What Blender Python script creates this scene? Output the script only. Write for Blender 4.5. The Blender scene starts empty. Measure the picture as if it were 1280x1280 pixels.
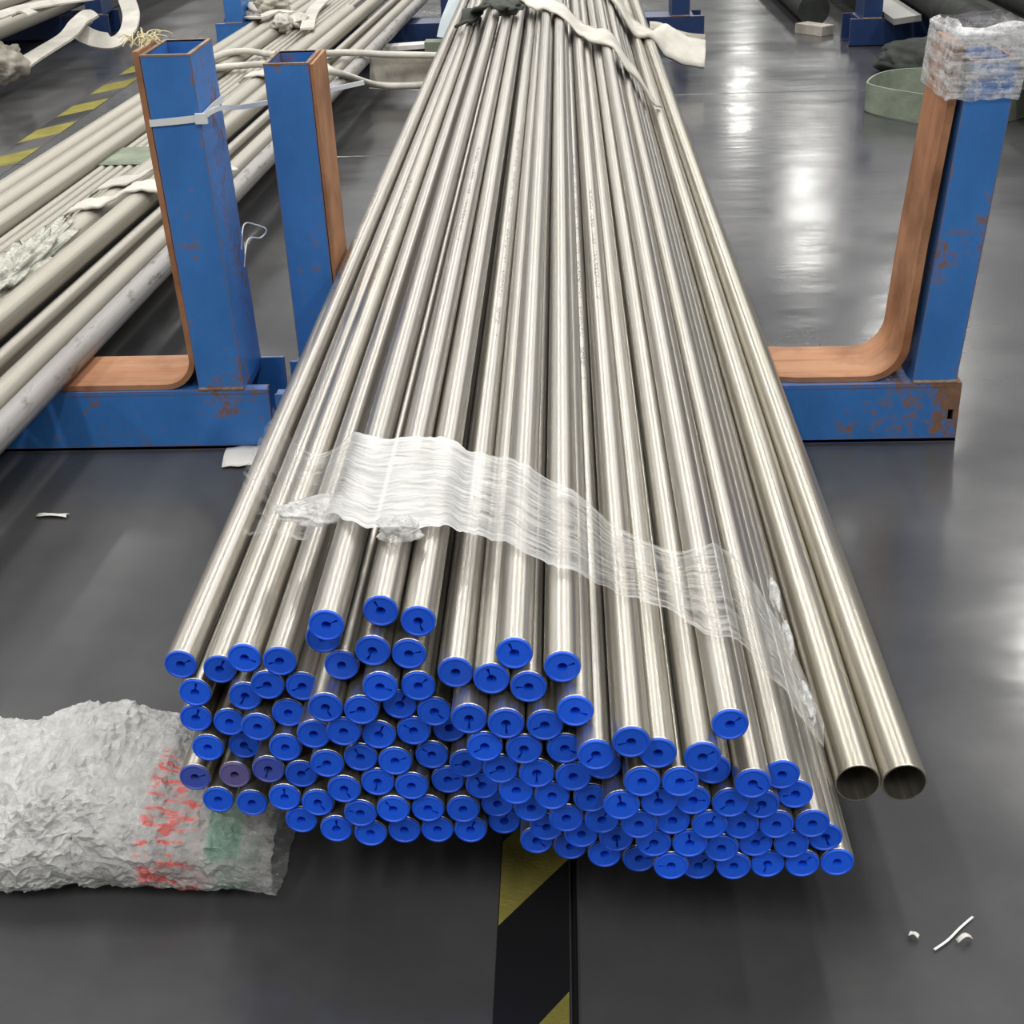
import bpy, math, random
from mathutils import Vector, Matrix, noise
import numpy as np
random.seed(7)
S = bpy.context.scene
COL = S.collection
PI = math.pi

# ------------------------------------------------------------------ camera
FPX = 1750.0
CAM = Vector((0, 0, 1.3))
CROT = (Matrix.Rotation(math.radians(2.6), 3, 'Z') @ Matrix.Rotation(math.radians(90 - 27.5), 3, 'X')
        @ Matrix.Rotation(math.radians(-2.0), 3, 'Z'))
cd = bpy.data.cameras.new('camera')
cd.sensor_width = 36.0
cd.lens = 36.0 * FPX / 1280.0
cd.clip_end = 200
cam = bpy.data.objects.new('camera', cd)
cam.matrix_world = Matrix.Translation(CAM) @ CROT.to_4x4()
COL.objects.link(cam)
S.camera = cam

# ------------------------------------------------------------------ light
w = bpy.data.worlds.new('hall_light')
S.world = w
w.use_nodes = True
bg = w.node_tree.nodes['Background']
bg.inputs[0].default_value = (0.97, 0.98, 1.0, 1)
bg.inputs[1].default_value = 0.40
S.view_settings.view_transform = 'Standard'
S.view_settings.look = 'None'
S.view_settings.gamma = 1.0
S.view_settings.use_curve_mapping = False
S.view_settings.exposure = 0.14
# rows of ceiling lamps of the hall
lamp_no = 0
for lx in (-7.0, -2.2, 1.2, 4.7):
    for ly in (-3.0, 4.0, 11.0, 18.0, 27.0, 38.0):
        lamp_no += 1
        ld = bpy.data.lights.new('ceiling_lamp_%d_offscreen' % lamp_no, 'AREA')
        ld.shape = 'RECTANGLE'
        ld.size = 0.4
        ld.size_y = 2.6
        ld.energy = 125
        ld.color = (1.0, 0.98, 0.93)
        lo = bpy.data.objects.new('ceiling_lamp_%d_offscreen' % lamp_no, ld)
        lo.location = (lx, ly, 6.2)
        COL.objects.link(lo)

# ------------------------------------------------------------------ helpers
def ray(u, v):
    return CROT @ Vector(((u - 640) / FPX, -(v - 640) / FPX, -1))
def aty(u, v, y):                       # place at a known distance down the hall
    d = ray(u, v); return CAM + d * (y / d.y)
def atz(u, v, z):                       # place at a known height above the floor
    d = ray(u, v); return CAM + d * ((z - 1.3) / d.z)

def tag(o, label=None, cat=None, group=None, kind=None):
    if label: o['label'] = label
    if cat: o['category'] = cat
    if group: o['group'] = group
    if kind: o['kind'] = kind
    return o
def link(name, me, mat=None, parent=None, loc=None):
    o = bpy.data.objects.new(name, me)
    COL.objects.link(o)
    if me is not None and mat is not None and not me.materials:
        me.materials.append(mat)
    if parent: o.parent = parent
    if loc is not None: o.location = loc
    return o
def empty(name, loc=(0, 0, 0)):
    o = bpy.data.objects.new(name, None)
    o.empty_display_size = 0.05
    o.location = loc
    COL.objects.link(o)
    return o

class MB:
    """collects faces of one mesh"""
    def __init__(s): s.v = []; s.f = []; s.sm = []; s.uv = []
    def add(s, vs, fs, smooth=False):
        o = len(s.v); s.v += [tuple(p) for p in vs]
        for f in fs:
            s.f.append([i + o for i in f]); s.sm.append(smooth)
        return s
    def box(s, a, b, tf=None):
        x0, y0, z0 = a; x1, y1, z1 = b
        vs = [Vector(p) for p in ((x0,y0,z0),(x1,y0,z0),(x1,y1,z0),(x0,y1,z0),(x0,y0,z1),(x1,y0,z1),(x1,y1,z1),(x0,y1,z1))]
        if tf: vs = [tf(p) for p in vs]
        return s.add(vs, [(0,3,2,1),(4,5,6,7),(0,1,5,4),(1,2,6,5),(2,3,7,6),(3,0,4,7)])
    def grid(s, rows, smooth=True, closed=False):
        n = len(rows[0]); vs = [p for r in rows for p in r]; fs = []
        for i in range(len(rows) - 1):
            for j in range(n if closed else n - 1):
                k = (j + 1) % n
                fs.append((i*n + j, i*n + k, (i+1)*n + k, (i+1)*n + j))
        return s.add(vs, fs, smooth)
    def sweep(s, path, sec, up=(0, 0, 1), smooth=True, caps=True, scale=None, twist=None):
        path = [Vector(p) for p in path]; rows = []; upv = Vector(up)
        for i, p in enumerate(path):
            t = (path[min(i+1, len(path)-1)] - path[max(i-1, 0)]).normalized()
            a = t.cross(upv)
            if a.length < 1e-4: a = t.cross(Vector((0.3, 1, 0.1)))
            a.normalize(); b = a.cross(t).normalized()
            if twist:
                q = twist[i]; a, b = a*math.cos(q) + b*math.sin(q), b*math.cos(q) - a*math.sin(q)
            k = scale[i] if scale else 1
            rows.append([p + a*(c[0]*k) + b*(c[1]*k) for c in sec])
        s.grid(rows, smooth, True)
        if caps:
            s.add(rows[0], [list(range(len(sec)))]); s.add(rows[-1], [list(range(len(sec)))[::-1]])
        return s
    def mesh(s, name):
        me = bpy.data.meshes.new(name)
        me.from_pydata(s.v, [], s.f); me.update()
        me.polygons.foreach_set('use_smooth', s.sm)
        return me
    def build(s, name, mat, parent=None, loc=None):
        return link(name, s.mesh(name), mat, parent, loc)

def circ(r, n=12, r2=None):
    return [(r*math.cos(2*PI*i/n), (r2 or r)*math.sin(2*PI*i/n)) for i in range(n)]
def rect(w_, t):
    return [(-w_/2, -t/2), (w_/2, -t/2), (w_/2, t/2), (-w_/2, t/2)]
def band(w_, t, n=5, curl=0.0):         # soft-edged webbing section
    top = [(-w_/2 + w_*i/n, t/2 + curl*math.sin(PI*i/n)) for i in range(n + 1)]
    return [(x, y - t) for x, y in top] + top[::-1]
def smooth(pts, n=8):                   # Catmull-Rom through points
    P = [Vector(p) for p in pts]; out = []
    for i in range(len(P) - 1):
        p0, p1, p2, p3 = P[max(i-1, 0)], P[i], P[i+1], P[min(i+2, len(P)-1)]
        for k in range(n):
            t = k / n
            out.append(0.5*((2*p1) + (p2-p0)*t + (2*p0-5*p1+4*p2-p3)*t*t + (3*p1-p0-3*p2+p3)*t**3))
    return out + [P[-1]]

# ------------------------------------------------------------------ materials
def mat(name, col, rough=0.5, metal=0.0, spec=0.5):
    m = bpy.data.materials.new(name); m.use_nodes = True
    p = m.node_tree.nodes['Principled BSDF']
    p.inputs['Base Color'].default_value = (*col, 1)
    p.inputs['Roughness'].default_value = rough
    p.inputs['Metallic'].default_value = metal
    p.inputs['Specular IOR Level'].default_value = spec
    return m
class N:
    """short-hand for node building"""
    def __init__(s, m): s.t = m.node_tree; s.p = s.t.nodes['Principled BSDF']; s.out = s.t.nodes['Material Output']
    def n(s, typ, **kw):
        o = s.t.nodes.new(typ)
        for k, v in kw.items():
            if hasattr(o, k) and k not in o.inputs: setattr(o, k, v)
            else: o.inputs[k].default_value = v
        return o
    def l(s, a, b): s.t.links.new(a, b); return s
    def coord(s, scale=(1, 1, 1), which='Object', loc=(0, 0, 0)):
        c = s.n('ShaderNodeTexCoord'); m = s.n('ShaderNodeMapping')
        m.inputs['Scale'].default_value = scale; m.inputs['Location'].default_value = loc
        s.l(c.outputs[which], m.inputs['Vector']); return m.outputs[0]
    def noise(s, vec, scale, detail=4, rough=0.55):
        o = s.n('ShaderNodeTexNoise'); o.inputs['Scale'].default_value = scale
        o.inputs['Detail'].default_value = detail; o.inputs['Roughness'].default_value = rough
        s.l(vec, o.inputs['Vector']); return o.outputs['Fac']
    def ramp(s, fac, stops):
        r = s.n('ShaderNodeValToRGB'); e = r.color_ramp.elements
        while len(e) < len(stops): e.new(0.5)
        for i, (q, c) in enumerate(stops):
            e[i].position = q; e[i].color = (*c, 1) if isinstance(c, tuple) else (c, c, c, 1)
        s.l(fac, r.inputs[0]); return r.outputs[0]
    def mix(s, fac, a, b, mode='MIX'):
        o = s.n('ShaderNodeMix', data_type='RGBA', blend_type=mode)
        for sock, val in ((o.inputs[0], fac), (o.inputs[6], a), (o.inputs[7], b)):
            if hasattr(val, 'node'): s.l(val, sock)
            elif isinstance(val, tuple): sock.default_value = (*val, 1)
            else: sock.default_value = val
        return o.outputs[2]
    def math(s, op, a, b=0.0, clamp=False):
        o = s.n('ShaderNodeMath', operation=op); o.use_clamp = clamp
        for sock, val in ((o.inputs[0], a), (o.inputs[1], b)):
            if hasattr(val, 'node'): s.l(val, sock)
            else: sock.default_value = val
        return o.outputs[0]
    def bump(s, h, strength=0.3, dist=0.01):
        o = s.n('ShaderNodeBump'); o.inputs['Strength'].default_value = strength
        o.inputs['Distance'].default_value = dist
        s.l(h, o.inputs['Height']); s.l(o.outputs[0], s.p.inputs['Normal']); return o.outputs[0]
    def xyz(s, vec):
        o = s.n('ShaderNodeSeparateXYZ'); s.l(vec, o.inputs[0]); return o.outputs

def steel_mat(name, col, rough, printed=None, metal=0.9):
    m = mat(name, col, rough, metal); k = N(m)
    streak = k.noise(k.coord((60, 0.16, 60)), 3.0, 5)
    blotch = k.noise(k.coord((9, 2.2, 9)), 1.6, 5, 0.6)
    rnd = k.n('ShaderNodeObjectInfo').outputs['Random']
    c = k.ramp(streak, [(0.3, tuple(x*0.72 for x in col)), (0.55, col), (0.75, tuple(min(1, x*1.18) for x in col))])
    c = k.mix(k.math('MULTIPLY', k.ramp(blotch, [(0.45, 0.0), (0.7, 1.0)]), 0.35), c, (col[0]*0.86, col[1]*0.8, col[2]*0.74))
    c = k.mix(k.math('MULTIPLY', rnd, 0.45), c, (col[0]*0.8, col[1]*0.81, col[2]*0.86))
    if printed:
        co = k.coord(); x, y, z = k.xyz(co)
        line = k.math('LESS_THAN', k.math('ABSOLUTE', k.math('SUBTRACT', x, printed[2])), 0.0036)
        up = k.math('GREATER_THAN', z, 0.0)
        seg = k.math('MULTIPLY', k.math('GREATER_THAN', y, printed[0]), k.math('LESS_THAN', y, printed[1]))
        glyph = k.math('GREATER_THAN', k.noise(k.coord((420, 150, 420)), 1.0, 1.0), 0.53)
        gap = k.math('GREATER_THAN', k.noise(k.coord((1, 14, 1)), 1.0, 0.0), 0.42)
        f = k.math('MULTIPLY', k.math('MULTIPLY', k.math('MULTIPLY', line, up), k.math('MULTIPLY', seg, glyph)), gap)
        c = k.mix(k.math('MULTIPLY', f, 0.8), c, (0.05, 0.05, 0.05))
    k.l(c, k.p.inputs['Base Color'])
    k.l(k.ramp(streak, [(0.3, rough*0.8), (0.7, rough*1.25)]), k.p.inputs['Roughness'])
    k.bump(streak, 0.015, 0.002)
    return m
STEEL = [steel_mat('satin_steel', (0.50, 0.475, 0.42), 0.33),
         steel_mat('satin_steel_printed', (0.49, 0.47, 0.42), 0.33, (1.0, 2.6, 0.004)),
         steel_mat('satin_steel_printed_far', (0.51, 0.48, 0.425), 0.33, (1.35, 2.2, -0.003))]
OLDSTEEL = steel_mat('pickled_steel', (0.44, 0.415, 0.355), 0.48, None, 0.55)
SPECK = steel_mat('scaled_grey_steel', (0.38, 0.365, 0.35), 0.55, None, 0.4)
BIGSTEEL = steel_mat('brushed_steel', (0.52, 0.49, 0.415), 0.32)
k = N(SPECK)
sp = k.ramp(k.noise(k.coord((30, 8, 30)), 1.5, 5), [(0.55, 0.0), (0.66, 1.0)])
old = k.p.inputs['Base Color'].links[0].from_socket
k.l(k.mix(k.math('MULTIPLY', sp, 0.75), old, (0.12, 0.11, 0.10)), k.p.inputs['Base Color'])

def cap_mat(name, col):
    m = mat(name, col, 0.42); k = N(m)
    rnd = k.n('ShaderNodeObjectInfo').outputs['Random']
    k.l(k.mix(rnd, tuple(x*0.8 for x in col), tuple(min(1, x*1.12) for x in col)), k.p.inputs['Base Color'])
    k.bump(k.noise(k.coord((1, 1, 1)), 260, 2), 0.12, 0.002)
    return m
CAPBLUE = cap_mat('blue_plastic', (0.010, 0.115, 0.84))
CAPFADED = cap_mat('faded_purple_plastic', (0.14, 0.12, 0.33))
CAPVIOLET = cap_mat('violet_blue_plastic', (0.05, 0.085, 0.42))

def paint_mat(name, col, rust=0.555, endx=None):
    m = mat(name, col, 0.42); k = N(m)
    big = k.noise(k.coord((5, 5, 3)), 1.4, 6, 0.65)
    fine = k.noise(k.coord((1, 1, 1)), 46, 5, 0.7)
    c = k.mix(k.ramp(big, [(0.35, 0.0), (0.7, 1.0)]), tuple(x*0.85 for x in col), tuple(min(1, x*1.15) for x in col))
    wear = k.math('ADD', k.math('MULTIPLY', big, 0.62), k.math('MULTIPLY', fine, 0.4))
    if endx:
        x = k.xyz(k.coord())[0]
        wear = k.math('ADD', wear, k.math('MULTIPLY', k.ramp(k.math('DIVIDE', k.math('SUBTRACT', x, endx[0]), endx[1]-endx[0]), [(0.0, 0.0), (1.0, 1.0)]), 0.2))
    bv = k.n('ShaderNodeBevel', samples=4); bv.inputs['Radius'].default_value = 0.008
    ge = k.n('ShaderNodeNewGeometry'); dt = k.n('ShaderNodeVectorMath', operation='DOT_PRODUCT')
    k.l(bv.outputs[0], dt.inputs[0]); k.l(ge.outputs['Normal'], dt.inputs[1])
    edge = k.math('MULTIPLY', k.math('SUBTRACT', 1.0, dt.outputs['Value']), 1.0, True)
    wear = k.math('ADD', wear, k.math('MULTIPLY', edge, 0.75))
    fac = k.ramp(wear, [(rust, 0.0), (rust + 0.06, 1.0)])
    k.l(k.mix(fac, c, k.mix(fine, (0.09, 0.045, 0.025), (0.32, 0.17, 0.10))), k.p.inputs['Base Color'])
    k.l(k.ramp(fac, [(0, 0.4), (1, 0.8)]), k.p.inputs['Roughness'])
    k.bump(fine, 0.15, 0.003)
    return m
BLUE = paint_mat('blue_paint', (0.042, 0.195, 0.56))
BLUEBEAM = paint_mat('blue_paint_rusted_end', (0.042, 0.195, 0.56), 0.60, (0.45, 0.86))
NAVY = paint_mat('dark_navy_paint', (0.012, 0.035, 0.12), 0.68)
RIM = paint_mat('bare_rusty_edge', (0.30, 0.24, 0.19), 0.52)

def liner_mat(name, c0, c1):
    m = mat(name, c0, 0.7); k = N(m)
    g = k.noise(k.coord((1.6, 17, 1.6)), 1.2, 6, 0.65)
    b = k.noise(k.coord((3, 3, 3)), 2.0, 5, 0.6)
    c = k.mix(k.ramp(g, [(0.3, 0.0), (0.7, 1.0)]), c0, c1)
    c = k.mix(k.ramp(b, [(0.42, 0.0), (0.66, 0.85)]), c, tuple(x*0.5 for x in c0))
    d_ = k.noise(k.coord((2, 60, 2)), 0.7, 5, 0.7)
    c = k.mix(k.ramp(d_, [(0.6, 0.0), (0.72, 0.7)]), c, tuple(x*0.3 for x in c0))
    k.l(c, k.p.inputs['Base Color']); k.bump(g, 0.25, 0.004)
    return m
LINER = liner_mat('orange_brown_liner', (0.36, 0.14, 0.055), (0.48, 0.26, 0.14))

def cloth_mat(name, col, dark=0.7, weave=180):
    m = mat(name, col, 0.85, 0, 0.2); k = N(m)
    a = k.noise(k.coord(), 7, 5, 0.6); wv = k.noise(k.coord((1, 1, 1)), weave, 2)
    k.l(k.mix(k.ramp(a, [(0.35, 0.0), (0.7, 1.0)]), tuple(x*dark for x in col), col), k.p.inputs['Base Color'])
    k.bump(k.math('ADD', k.math('MULTIPLY', a, 2.0), wv), 0.35, 0.006)
    return m
WEB = cloth_mat('off_white_webbing', (0.74, 0.71, 0.64))
WEBDIRTY = cloth_mat('soiled_webbing', (0.60, 0.555, 0.48), 0.5)
WEBGREEN = cloth_mat('pale_green_webbing', (0.34, 0.39, 0.30), 0.6)
TARP = cloth_mat('dark_tarpaulin', (0.05, 0.055, 0.05), 0.5, 60)
DARKSTRAP = cloth_mat('dark_green_strap', (0.10, 0.11, 0.095), 0.6)
PAPER = cloth_mat('white_paper', (0.78, 0.76, 0.72), 0.9)
ZIP = mat('white_nylon', (0.80, 0.82, 0.82), 0.35)
STRAW = mat('pale_fibre', (0.72, 0.63, 0.38), 0.8)
YELLOW = cloth_mat('yellow_tape', (0.31, 0.275, 0.065), 0.6)
BLACKTAPE = mat('black_tape', (0.012, 0.012, 0.014), 0.35)

def film_mat(name, col=(0.85, 0.85, 0.83), lo=0.05, hi=0.6, uvscale=(1.1, 34, 1), rough=0.2, crumple=0.0, attr=True, prints=False):
    """thin clear film: part see-through, part white where it is folded or stretched"""
    m = mat(name, col, rough); k = N(m)
    if attr: vec = k.coord(uvscale, 'UV')
    else: vec = k.coord(uvscale)
    st = k.noise(vec, 1.0, 6, 0.62)
    fac = k.ramp(st, [(0.34, lo), (0.72, hi)])
    h = st
    if crumple:
        cr = k.noise(k.coord((1, 1, 1)), crumple, 8, 0.68)
        rid = k.math('ABSOLUTE', k.math('SUBTRACT', cr, 0.5))
        fac = k.math('ADD', fac, k.ramp(rid, [(0.0, 0.35), (0.06, 0.0)]), True)
        h = k.math('ADD', k.math('MULTIPLY', rid, 3.0), st)
    if attr:
        a = k.n('ShaderNodeAttribute', attribute_name='film_density').outputs['Fac']
        fac = k.math('MULTIPLY', k.math('ADD', fac, k.math('MULTIPLY', k.math('SUBTRACT', a, 0.5), 0.9)), k.math('MULTIPLY', a, 1.9, True), True)
    k.bump(h, 0.6, 0.01)
    tr = k.n('ShaderNodeBsdfTransparent'); mx = k.n('ShaderNodeMixShader')
    k.l(fac, mx.inputs[0]); k.l(tr.outputs[0], mx.inputs[1]); k.l(k.p.outputs[0], mx.inputs[2])
    k.l(mx.outputs[0], k.out.inputs['Surface'])
    return m
FILM = film_mat('stretch_film')
FILMLUMP = film_mat('crumpled_film', lo=0.15, hi=0.75, uvscale=(30, 30, 30), crumple=24, attr=False)
FILMWRAP = film_mat('tight_film', (0.9, 0.9, 0.92), lo=0.04, hi=0.8, uvscale=(9, 9, 90), rough=0.08, crumple=16, attr=False)

# ------------------------------------------------------------------ floor
def floor_mat_material():
    m = mat('dark_rubber_floor', (0.032, 0.033, 0.037), 0.3); k = N(m)
    a = k.noise(k.coord((1, 1, 1)), 1.3, 6, 0.6)
    b = k.noise(k.coord((1, 1, 1)), 9, 6, 0.65)
    sc = k.noise(k.coord((14, 160, 1)), 1.0, 5, 0.7)
    sc2 = k.noise(k.coord((150, 18, 1), loc=(3, 1, 0)), 1.0, 5, 0.7)
    c = k.mix(k.ramp(a, [(0.35, 0.0), (0.7, 1.0)]), (0.046, 0.046, 0.049), (0.082, 0.082, 0.084))
    dust = k.math('MULTIPLY', k.ramp(b, [(0.5, 0.0), (0.95, 1.0)]), 0.10)
    c = k.mix(dust, c, (0.16, 0.157, 0.145))
    lines = k.math('MULTIPLY', k.math('ADD', k.ramp(sc, [(0.68, 0.0), (0.78, 1.0)]), k.ramp(sc2, [(0.72, 0.0), (0.8, 1.0)]), True), k.ramp(a, [(0.5, 0.0), (0.8, 0.22)]))
    c = k.mix(lines, c, (0.26, 0.26, 0.25))
    k.l(c, k.p.inputs['Base Color'])
    k.l(k.ramp(k.noise(k.coord((1, 1, 1), loc=(5, 2, 0)), 2.4, 2), [(0.3, 0.13), (0.75, 0.26)]), k.p.inputs['Roughness'])
    k.bump(k.noise(k.coord((1, 2.2, 1)), 2.2, 3, 0.5), 0.08, 0.03)
    return m
FLOORM = floor_mat_material()
sub = mat('dark_subfloor', (0.008, 0.008, 0.009), 0.7)
fl = MB().box((-14, -8, -0.05), (14, 46, -0.012)).build('floor', sub)
tag(fl, 'dark glossy rubber floor of large butted sheets', kind='structure')
WALL = mat('pale_hall_wall', (0.62, 0.63, 0.62), 0.7)
k = N(WALL); k.l(k.ramp(k.noise(k.coord((1, 1, 0.3)), 0.8, 4), [(0.3, (0.56, 0.57, 0.56)), (0.7, (0.66, 0.67, 0.66))]), k.p.inputs['Base Color'])
for nm, a_, b_, lab in (('wall_left', (-14.2, -8, -.05), (-14, 46, 8), 'pale hall wall beyond the pale pipe pile'), ('wall_right', (14, -8, -.05), (14.2, 46, 8), 'pale hall wall beyond the dark rolls'),
                   ('wall_back', (-14.2, 46, -.05), (14.2, 46.2, 8), 'pale end wall of the hall'), ('wall_front', (-14.2, -8.2, -.05), (14.2, -8, 8), 'pale hall wall behind the viewer')):
    tag(MB().box(a_, b_).build(nm, WALL), lab, kind='structure')
g = 0.004
for x0, x1, ys in ((-14, -9, (-8, 8, 24, 46)), (-9, -3.1, (-8, 3.2, 9.5, 24, 46)), (-3.1, 0, (-8, 5.58, 11.2, 24, 46)), (0, 2.9, (-8, 6.64, 12.4, 24, 46)), (2.9, 9, (-8, 4.4, 10.1, 24, 46)), (9, 14, (-8, 6, 22, 46))):
    for y0, y1 in zip(ys[:-1], ys[1:]):
        b = MB()
        e = 0.003
        lo = [(x0+g, y0+g), (x1-g, y0+g), (x1-g, y1-g), (x0+g, y1-g)]
        hi = [(x0+g+e, y0+g+e), (x1-g-e, y0+g+e), (x1-g-e, y1-g-e), (x0+g+e, y1-g-e)]
        vs = [(x, y, -0.012) for x, y in lo] + [(x, y, -0.003) for x, y in lo] + [(x, y, 0) for x, y in hi]
        b.add(vs, [(0,1,5,4),(1,2,6,5),(2,3,7,6),(3,0,4,7),(4,5,9,8),(5,6,10,9),(6,7,11,10),(7,4,8,11),(8,9,10,11)])
        b.build('floor_sheet', FLOORM, fl)

def hazard(x0, x1, y0, y1, ystarts, length, label):
    b = MB().box((x0, y0, 0.0), (x1, y1, 0.0012)).build('hazard_tape', BLACKTAPE)
    tag(b, label, 'floor tape')
    for ys in ystarts:
        sk = (x1 - x0) * 1.35
        m_ = MB()
        q = [(x0+.001, ys), (x1-.001, ys + sk), (x1-.001, ys + sk + length), (x0+.001, ys + length)]
        m_.add([(x, y, 0.0012) for x, y in q] + [(x, y, 0.0018) for x, y in q], [(4,5,6,7),(0,1,5,4),(1,2,6,5),(2,3,7,6),(3,0,4,7)])
        m_.build('yellow_stripe', YELLOW, b)
hazard(-0.098, -0.006, 0.9, 2.6, [0.95, 1.345, 1.67, 1.995, 2.3], 0.16, 'yellow and black floor tape running under the blue-capped pipes')
hazard(-2.33, -2.20, 4.2, 9.0, [4.4 + 0.52*i for i in range(8)], 0.26, 'worn yellow and black floor tape on open floor past the beige pipes')

# ------------------------------------------------------------------ racks
def post(parent, x0, x1, y0, y1, z0, z1, lean, m, open_top=True, wall=0.008):
    """hollow rectangular upright, open at the top, leaning sideways"""
    tf = lambda p: Vector((p.x + lean*(p.z - z0), p.y, p.z))
    o = empty('post', (0, 0, 0)); o.parent = parent
    b = MB()
    ring = lambda d, z: [tf(Vector(p)) for p in ((x0+d, y0+d, z), (x1-d, y0+d, z), (x1-d, y1-d, z), (x0+d, y1-d, z))]
    r0, r1, r2, r3 = ring(0, z0), ring(0, z1), ring(wall, z1), ring(wall, z0 + 0.02)
    for a, c in ((r0, r1), (r2, r3)):
        for i in range(4):
            j = (i + 1) % 4
            b.add([a[i], a[j], c[j], c[i]], [(0, 1, 2, 3)])
    b.add(r3, [(0, 1, 2, 3)])
    b.build('upright', m, o)
    t = MB()
    h = 0.0025
    r1b, r2b = ring(-0.0008, z1 - h), ring(wall, z1 - h)
    r1t, r2t = ring(-0.0008, z1 + 0.001), ring(wall, z1 + 0.001)
    for i in range(4):
        j = (i + 1) % 4
        t.add([r1t[i], r1t[j], r2t[j], r2t[i]], [(0, 1, 2, 3)])
        t.add([r1b[i], r1b[j], r1t[j], r1t[i]], [(0, 1, 2, 3)])
        t.add([r2t[i], r2t[j], r2b[j], r2b[i]], [(0, 1, 2, 3)])
    t.build('cut_edge', RIM, o)
    wb = MB()
    for xa, xb in ((x0, x1),):
        pts = [(xa + (xb-xa)*i/14, y0 - 0.002 + 0.001*math.sin(i*2.1), z0 + 0.003) for i in range(15)]
        wb.sweep(pts, circ(0.005, 6), scale=[0.8 + 0.4*random.random() for _ in pts])
    wb.build('weld_bead', RIM, o)
    return o
def beam(parent, x0, x1, y0, y1, h, m, slot=None):
    b = MB(); t = 0.009
    if not slot: b.box((x0, y0, 0.001), (x1, y0 + t, h))       # front web
    else:                                                      # front web with a slotted hole through it
        xs, zs = (x0, slot[0], slot[1], x1), (0.001, slot[2], slot[3], h)
        for yy in (y0, y0 + t):
            b.add([(x, yy, z) for z in zs for x in xs], [(r*4+c, r*4+c+1, r*4+c+5, r*4+c+4) for r in range(3) for c in range(3) if (r, c) != (1, 1)])
        for (xa, xb, za, zb) in ((x0, x1, 0.001, h),):
            q = [(xa, za), (xb, za), (xb, zb), (xa, zb)]
            for i in range(4):
                (p, r), (p2, r2) = q[i], q[(i+1) % 4]
                b.add([(p, y0, r), (p2, y0, r2), (p2, y0 + t, r2), (p, y0 + t, r)], [(0, 1, 2, 3)])
    b.box((x0, y1 - t, 0.001), (x1, y1, h))                    # back web
    b.box((x0 + 0.05, y0 + t, h - 0.02), (x1 - (0.055 if not slot else 0.006), y1 - t, h - 0.002))   # top plate
    if slot: b.box((x1 - 0.006, y0 + t, 0.001), (x1, y1 - t, h))       # welded end plate
    b.box((x0, y0 - 0.0, 0.0), (x1, y0 + 0.05, 0.008)); b.box((x0, y1 - 0.05, 0.0), (x1, y1, 0.008))
    b.box((x0 + 0.003, y0 - 0.001, h - 0.008), (x1 - 0.003, y0 + 0.03, h + 0.001))      # flange lip
    return b.build('crossbeam', m, parent)
def liner(parent, prof, y0, y1, t, m, name='liner', skew=None):
    """bent strip: profile in X-Z swept across the beam"""
    pts = [Vector((p[0], 0, p[1])) for p in prof]; rows = []
    for i, p in enumerate(pts):
        d = (pts[min(i+1, len(pts)-1)] - pts[max(i-1, 0)]).normalized()
        nrm = Vector((-d.z, 0, d.x))
        o = p + nrm * (t[min(i, len(t)-1)] if isinstance(t, list) else t)
        s_ = skew[min(i, len(skew)-1)] if skew else 0
        rows.append([(p.x, y0 + s_, p.z), (p.x, y1 + s_, p.z), (o.x, y1 + s_, o.z), (o.x, y0 + s_, o.z)])
    b = MB().grid(rows, True, True)
    b.add(rows[0], [(0,1,2,3)]); b.add(rows[-1], [(3,2,1,0)])
    ob = b.build(name, m, parent)
    md = ob.modifiers.new('edges', 'EDGE_SPLIT'); md.split_angle = math.radians(40)
    return ob
def arc(cx, cz, r, a0, a1, n=8):
    return [(cx + r*math.cos(math.radians(a0 + (a1-a0)*i/n)), cz + r*math.sin(math.radians(a0 + (a1-a0)*i/n))) for i in range(n + 1)]

Y0, Y1, BH = 2.80, 3.005, 0.136
LT = 0.012
# rack carrying the capped bundle
rk = empty('pipe_rack', (0.13, 2.94, 0))
tag(rk, 'blue steel rack with brown bent liner carrying the blue-capped pipe bundle', 'rack')
rk2 = rk
def at_parent(o, p): o.location = o.location - p.location; return o
def reparent(p):
    for c in list(p.children): c.location = c.location - p.location
beam(rk, -0.635, 0.843, Y0, Y1, BH, BLUEBEAM, slot=(0.820, 0.832, 0.049, 0.075))
post(rk, 0.738, 0.831, Y0 + 0.004, Y1 - 0.01, BH, 0.80, 0.068, BLUE)
post(rk, -0.606, -0.511, 2.965, 3.125, BH, 0.802, -0.014, BLUE)
MB().box((-0.62, Y1, 0.001), (-0.50, 3.14, BH - 0.001)).build('post_foot', BLUE, rk)
lx = 0.728
prof = ([(-0.5095 - 0.014*(0.80-BH), 0.80), (-0.5095, BH + 0.10)] + arc(-0.4395, BH + 0.072, 0.07, 180, 270)
        + [(-0.2, BH + 0.002), (0.2, BH + 0.002), (0.5, BH + 0.002)] + arc(lx - 0.085, BH + 0.087, 0.085, 270, 360)
        + [(lx + 0.068*0.2, BH + 0.30), (lx + 0.068*0.45, BH + 0.50), (lx + 0.068*0.69, 0.825)])
liner(rk, prof, Y0 + 0.012, Y1 - 0.01, [0.007]*5 + [LT]*9 + [LT + 0.0007*q for q in range(7)] + [0.0165]*5, LINER, skew=[0.15]*11 + [0.12, 0.05, 0.0])
hole = MB()
q = [(0.820, 0.049), (0.832, 0.049), (0.832, 0.075), (0.820, 0.075)]
for i in range(4):
    (p, r), (p2, r2) = q[i], q[(i+1) % 4]
    hole.add([(p, Y0, r), (p2, Y0, r2), (p2, Y0 + 0.009, r2), (p, Y0 + 0.009, r)], [(0, 1, 2, 3)])
hole.build('bolt_hole', RIM, rk)
reparent(rk)
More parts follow.
